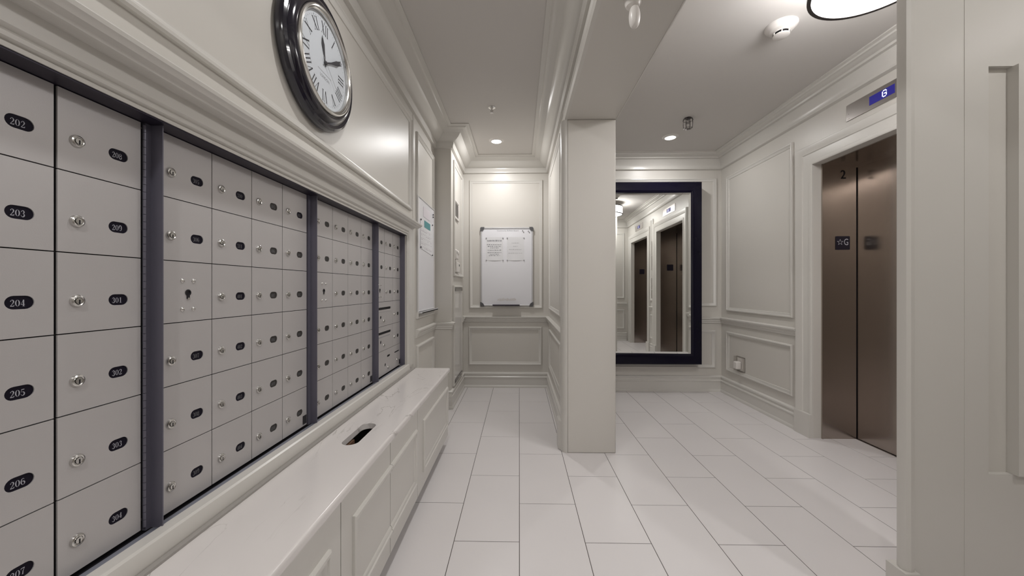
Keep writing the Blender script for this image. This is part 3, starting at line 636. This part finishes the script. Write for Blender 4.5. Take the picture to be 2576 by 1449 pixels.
# ------------------------------------------------------------- devices on the short return wall
XW = -.665
v = thing('vent_grille', 'small white ventilation grille high on the side wall past the notice board', 'vent', (XW, 3.86, 1.9))
mb = MB(); frame(mb, onL(XW, 3.86, 1.995), .27, .20, [(0, .001), (0, .012), (-.004, .015), (-.02, .015), (-.024, .010), (-.024, .001)]); child(mb, 'frame', PLASTW, v)
child(MB().box(XW + .001, XW + .003, 3.75, 3.97, 1.92, 2.07), 'backing', mat('vent_backing', (.60, .59, .59), .6), v)
for i in range(9): child(MB().sweep([(XW + .006, 3.745, 1.925 + i * .0165), (XW + .006, 3.975, 1.925 + i * .0165)], (0, 0, 1), [(-.004, .006), (-.003, .007), (.006, -.004), (.005, -.005)]), 'slat', PLASTW, v)
d = thing('intercom', 'rounded white wall phone unit on the side wall above the white cabinet', 'intercom', (XW, 3.80, 1.50))
bevel(child(MB().box(XW + .001, XW + .03, 3.745, 3.87, 1.475, 1.575), 'body', PLASTW, d), .012, 4)
child(MB().lathe([(.022, .028), (.022, .036), (.012, .04), (0, .04)], onL(XW, 3.83, 1.545), 20), 'speaker', PLASTW, d)
child(MB().box(XW + .030, XW + .032, 3.755, 3.772, 1.53, 1.555), 'button', GREYP, d)
d = thing('thermostat', 'flat white thermostat with a small dark display below the intercom', 'thermostat', (XW, 3.9, 1.36))
bevel(child(MB().box(XW + .001, XW + .022, 3.80, 3.99, 1.345, 1.452), 'body', PLASTW, d), .006, 3)
child(MB().box(XW + .022, XW + .0235, 3.93, 3.975, 1.412, 1.432), 'screen', GREYP, d)
d = thing('wall_cabinet', 'tall white cabinet door with steel bars at top and bottom on the short side wall', 'cabinet', (XW, 3.93, .205))
mb = MB(); frame(mb, onL(XW, 3.935, .700), .52, 1.01, [(0, .001), (0, .016), (-.006, .020), (-.018, .020), (-.022, .012), (-.022, .001)]); child(mb, 'frame', TRIM, d)
child(MB().box(XW + .001, XW + .016, 3.70, 4.17, .22, 1.18), 'door', mat('gloss_white', (.72, .70, .68), .08, var=.01), d)
DARKCH = mat('dark_chrome', (.22, .21, .21), .2, metal=1.)
child(MB().box(XW + .016, XW + .024, 3.705, 4.165, 1.150, 1.178), 'rail', DARKCH, d, 'dark chrome bar')
child(MB().box(XW + .016, XW + .024, 3.705, 4.165, .225, .250), 'rail', DARKCH, d, 'dark chrome bar')

# ------------------------------------------------------------- mirror
YMG = 4.142
mr = thing('wall_mirror', 'tall wall mirror in a wide black lacquered frame on the back wall', 'mirror', (1.45, 4.26, .33))
fx0, fx1, fz0, fz1 = .93, 2.026, .331, 2.358
cxm, czm = (fx0 + fx1) / 2, (fz0 + fz1) / 2; Mm = onB(cxm, 4.26, czm)
fw = .118
mb = MB(); frame(mb, Mm, fx1 - fx0, fz1 - fz0, [(0, .0), (0, .128), (-.006, .136), (-.085, .138), (-.095, .134), (-fw, .120), (-fw, .10), (-fw - .01, .10), (-fw - .01, 0)])
child(mb, 'frame', FRAMEB, mr)
gw, gh = fx1 - fx0 - 2 * fw, fz1 - fz0 - 2 * fw; bv = .022
Mg = axes((cos(-.0), 0, 0), (0, 0, 1), (0, -1, 0), (cxm, YMG, czm)) @ Matrix.Rotation(-.0155, 4, 'Y')
mb = MB(); vs = []
for ww, hh, zz in ((gw / 2, gh / 2, -.0035), (gw / 2 - bv, gh / 2 - bv, 0)): vs += [(-ww, -hh, zz), (ww, -hh, zz), (ww, hh, zz), (-ww, hh, zz)]
mb.add([Mg @ Vector(p) for p in vs], [(4, 5, 6, 7), (0, 1, 5, 4), (1, 2, 6, 5), (2, 3, 7, 6), (3, 0, 4, 7)])
gl = child(mb, 'mirror_glass', MIRR, mr); gl.data.set_sharp_from_angle(angle=R(2))

# ------------------------------------------------------------- ceiling fixtures
def recessed(x, y, label, vis=True):
    t = thing('recessed_light', label, 'ceiling light', (x, y, ZC), 'recessed ceiling lights')
    M = onD(x, y, ZC)
    child(MB().lathe([(.052, .012), (.054, .006), (.072, .004), (.078, .0005)], M, 40), 'trim_ring', PLASTW, t)
    child(MB().lathe([(.0515, .0095), (.0515, .010), (0, .010)], M, 32), 'lens', DISC, t, 'glowing lens')
recessed(-.234, 3.80, 'round recessed light glowing in the corridor ceiling near the whiteboard')
recessed(1.52, 3.74, 'round recessed light glowing in the lobby ceiling in front of the mirror')
recessed(-.234, 1.35, 'round recessed light in the corridor ceiling above the camera, just out of the picture')
recessed(-.234, -.55, 'round recessed light in the corridor ceiling behind the camera')
recessed(1.75, .35, 'round recessed light in the lobby ceiling behind the drum lamp')
LX, LY, LR = 1.535, 1.60, .242
t = thing('ceiling_lamp', 'white glowing drum ceiling lamp with a dark metal rim and ribs in the lobby', 'ceiling lamp', (LX, LY, ZC)); M = onD(LX, LY, ZC)
child(MB().lathe([(LR - .006, .075), (LR - .006, .195), (LR - .02, .2), (0, .203)], M, 64), 'shade', LAMPG, t, 'glowing white glass drum')
DARKBR = mat('dark_bronze', (.09, .08, .08), .35, metal=.8)
for h0 in (.062, .192):
    child(MB().lathe([(LR - .008, h0), (LR + .002, h0), (LR + .002, h0 + .014), (LR - .014, h0 + .014), (LR - .008, h0)], M, 64), 'rim', DARKBR, t)
for i in range(8):
    a = 2 * pi * (i + .45) / 8; child(MB().cyl((LX + LR * cos(a), LY + LR * sin(a), ZC - .07), (LX + LR * cos(a), LY + LR * sin(a), ZC - .2), .0035, 8), 'rib', DARKBR, t)
child(MB().lathe([(0, .07), (LR - .008, .07)], M, 64), 'top_plate', PLASTW, t)
child(MB().lathe([(.07, .0), (.07, .02), (.012, .03), (.012, .07), (0, .07)], M, 32), 'canopy', DARKBR, t)
# smoke detector
t = thing('smoke_detector', 'round white smoke detector on the lobby ceiling', 'smoke detector', (1.52, 2.17, ZC)); M = onD(1.52, 2.17, ZC)
child(MB().lathe([(.082, .0), (.082, .006), (.076, .016), (.062, .026), (.060, .030), (.050, .036), (.042, .038), (.042, .042)], M, 48), 'base', PLASTW, t)
child(MB().lathe([(.034, .040), (.034, .056)], M, 32), 'sensor_chamber', BLACK, t)
child(MB().lathe([(.042, .054), (.042, .058), (.034, .062), (0, .063)], M, 32).lathe([(.044, .038), (.044, .043), (.040, .043)], M, 32), 'cap', PLASTW, t)
for i in range(6):
    a = 2 * pi * i / 6; child(MB().cyl((1.52 + .040 * cos(a), 2.17 + .040 * sin(a), ZC - .042), (1.52 + .040 * cos(a), 2.17 + .040 * sin(a), ZC - .055), .0035, 8), 'strut', PLASTW, t)
# sprinklers
def sprinkler(x, y, label, cage):
    t = thing('sprinkler', label, 'sprinkler', (x, y, ZC), 'ceiling sprinklers'); M = onD(x, y, ZC)
    child(MB().lathe([(.030, 0), (.030, .003), (.012, .006), (.010, .014), (0, .014)], M, 24), 'escutcheon', CHROME if not cage else DARKBR, t)
    mb = MB().cyl((x, y, ZC - .01), (x, y, ZC - .045), .003, 8)
    for s_ in (-1, 1): mb.cyl((x, y, ZC - .014), (x + s_ * .012, y, ZC - .028), .0018, 6).cyl((x + s_ * .012, y, ZC - .028), (x, y, ZC - .045), .0018, 6)
    child(mb, 'frame_arms', NICKEL, t); child(MB().lathe([(.016, .045), (.016, .047), (0, .0475)], M, 20), 'deflector', NICKEL, t)
    if cage:
        for i in range(8):
            a = 2 * pi * i / 8; c_, s_ = cos(a), sin(a); mb = MB(); pts = [(.030, .002), (.040, .012), (.042, .05), (.040, .085), (.030, .094), (.0, .096)]
            for (r1, h1), (r2, h2) in zip(pts, pts[1:]): mb.cyl((x + r1 * c_, y + r1 * s_, ZC - h1), (x + r2 * c_, y + r2 * s_, ZC - h2), .0017, 6)
            child(mb, 'cage_wire', DARKBR, t)
        mb = MB()
        for hh in (.020, .092):
            rr = .042 if hh < .05 else .033
            for i in range(20):
                a, b = 2 * pi * i / 20, 2 * pi * (i + 1) / 20; mb.cyl((x + rr * cos(a), y + rr * sin(a), ZC - hh), (x + rr * cos(b), y + rr * sin(b), ZC - hh), .0017, 5)
        child(mb, 'cage_ring', DARKBR, t)
sprinkler(-.23, 3.10, 'small bare chrome sprinkler head on the corridor ceiling', False)
sprinkler(1.51, 3.33, 'sprinkler head inside a dark wire cage on the lobby ceiling', True)
# motion sensor under the beam
t = thing('motion_sensor', 'white oval motion sensor on a ball mount under the ceiling beam', 'motion sensor', (.463, 1.5, 2.385))
child(MB().lathe([(.030, 0), (.033, .03), (.032, .055), (.026, .068), (.014, .075), (0, .077)], onD(.459, 1.50, 2.385), 32), 'mount', PLASTW, t)
bd = MB(); M = axes((1, 0, 0), (0, 1, 0), (0, 0, 1), (.463, 1.49, 2.268)); prof = [(0, -.044)]
n = 12
for i in range(1, n): a = -pi / 2 + pi * i / n; prof.append((.0225 * cos(a) ** .7, .044 * sin(a)))
prof.append((0, .044)); bd.lathe(prof, M, 28); child(bd, 'body', PLASTW, t)
child(MB().cyl((.462, 1.497, 2.335), (.463, 1.49, 2.300), .010, 12), 'stem', PLASTW, t)
# outlet with plug-in unit on right wall
t = thing('wall_outlet', 'clear covered wall outlet low on the right wall near the corner', 'outlet', (XR, 3.90, .38))
frame_ = MB(); frame(frame_, onR(XR - .0, 3.89, .385), .150, .155, [(0, .0), (0, .030), (-.004, .034), (-.008, .030), (-.008, 0)]); child(frame_, 'cover', CLEAR, t)
bevel(child(MB().box(XR - .007, XR - .0005, 3.845, 3.935, .320, .45), 'faceplate', PLASTW, t), .002, 2)
t = thing('plug_in_unit', 'white plastic plug-in air freshener in the low right wall outlet', 'air freshener', (XR, 3.90, .37))
bevel(child(MB().box(XR - .062, XR - .008, 3.862, 3.925, .335, .415), 'body', PLASTW, t), .012, 3)
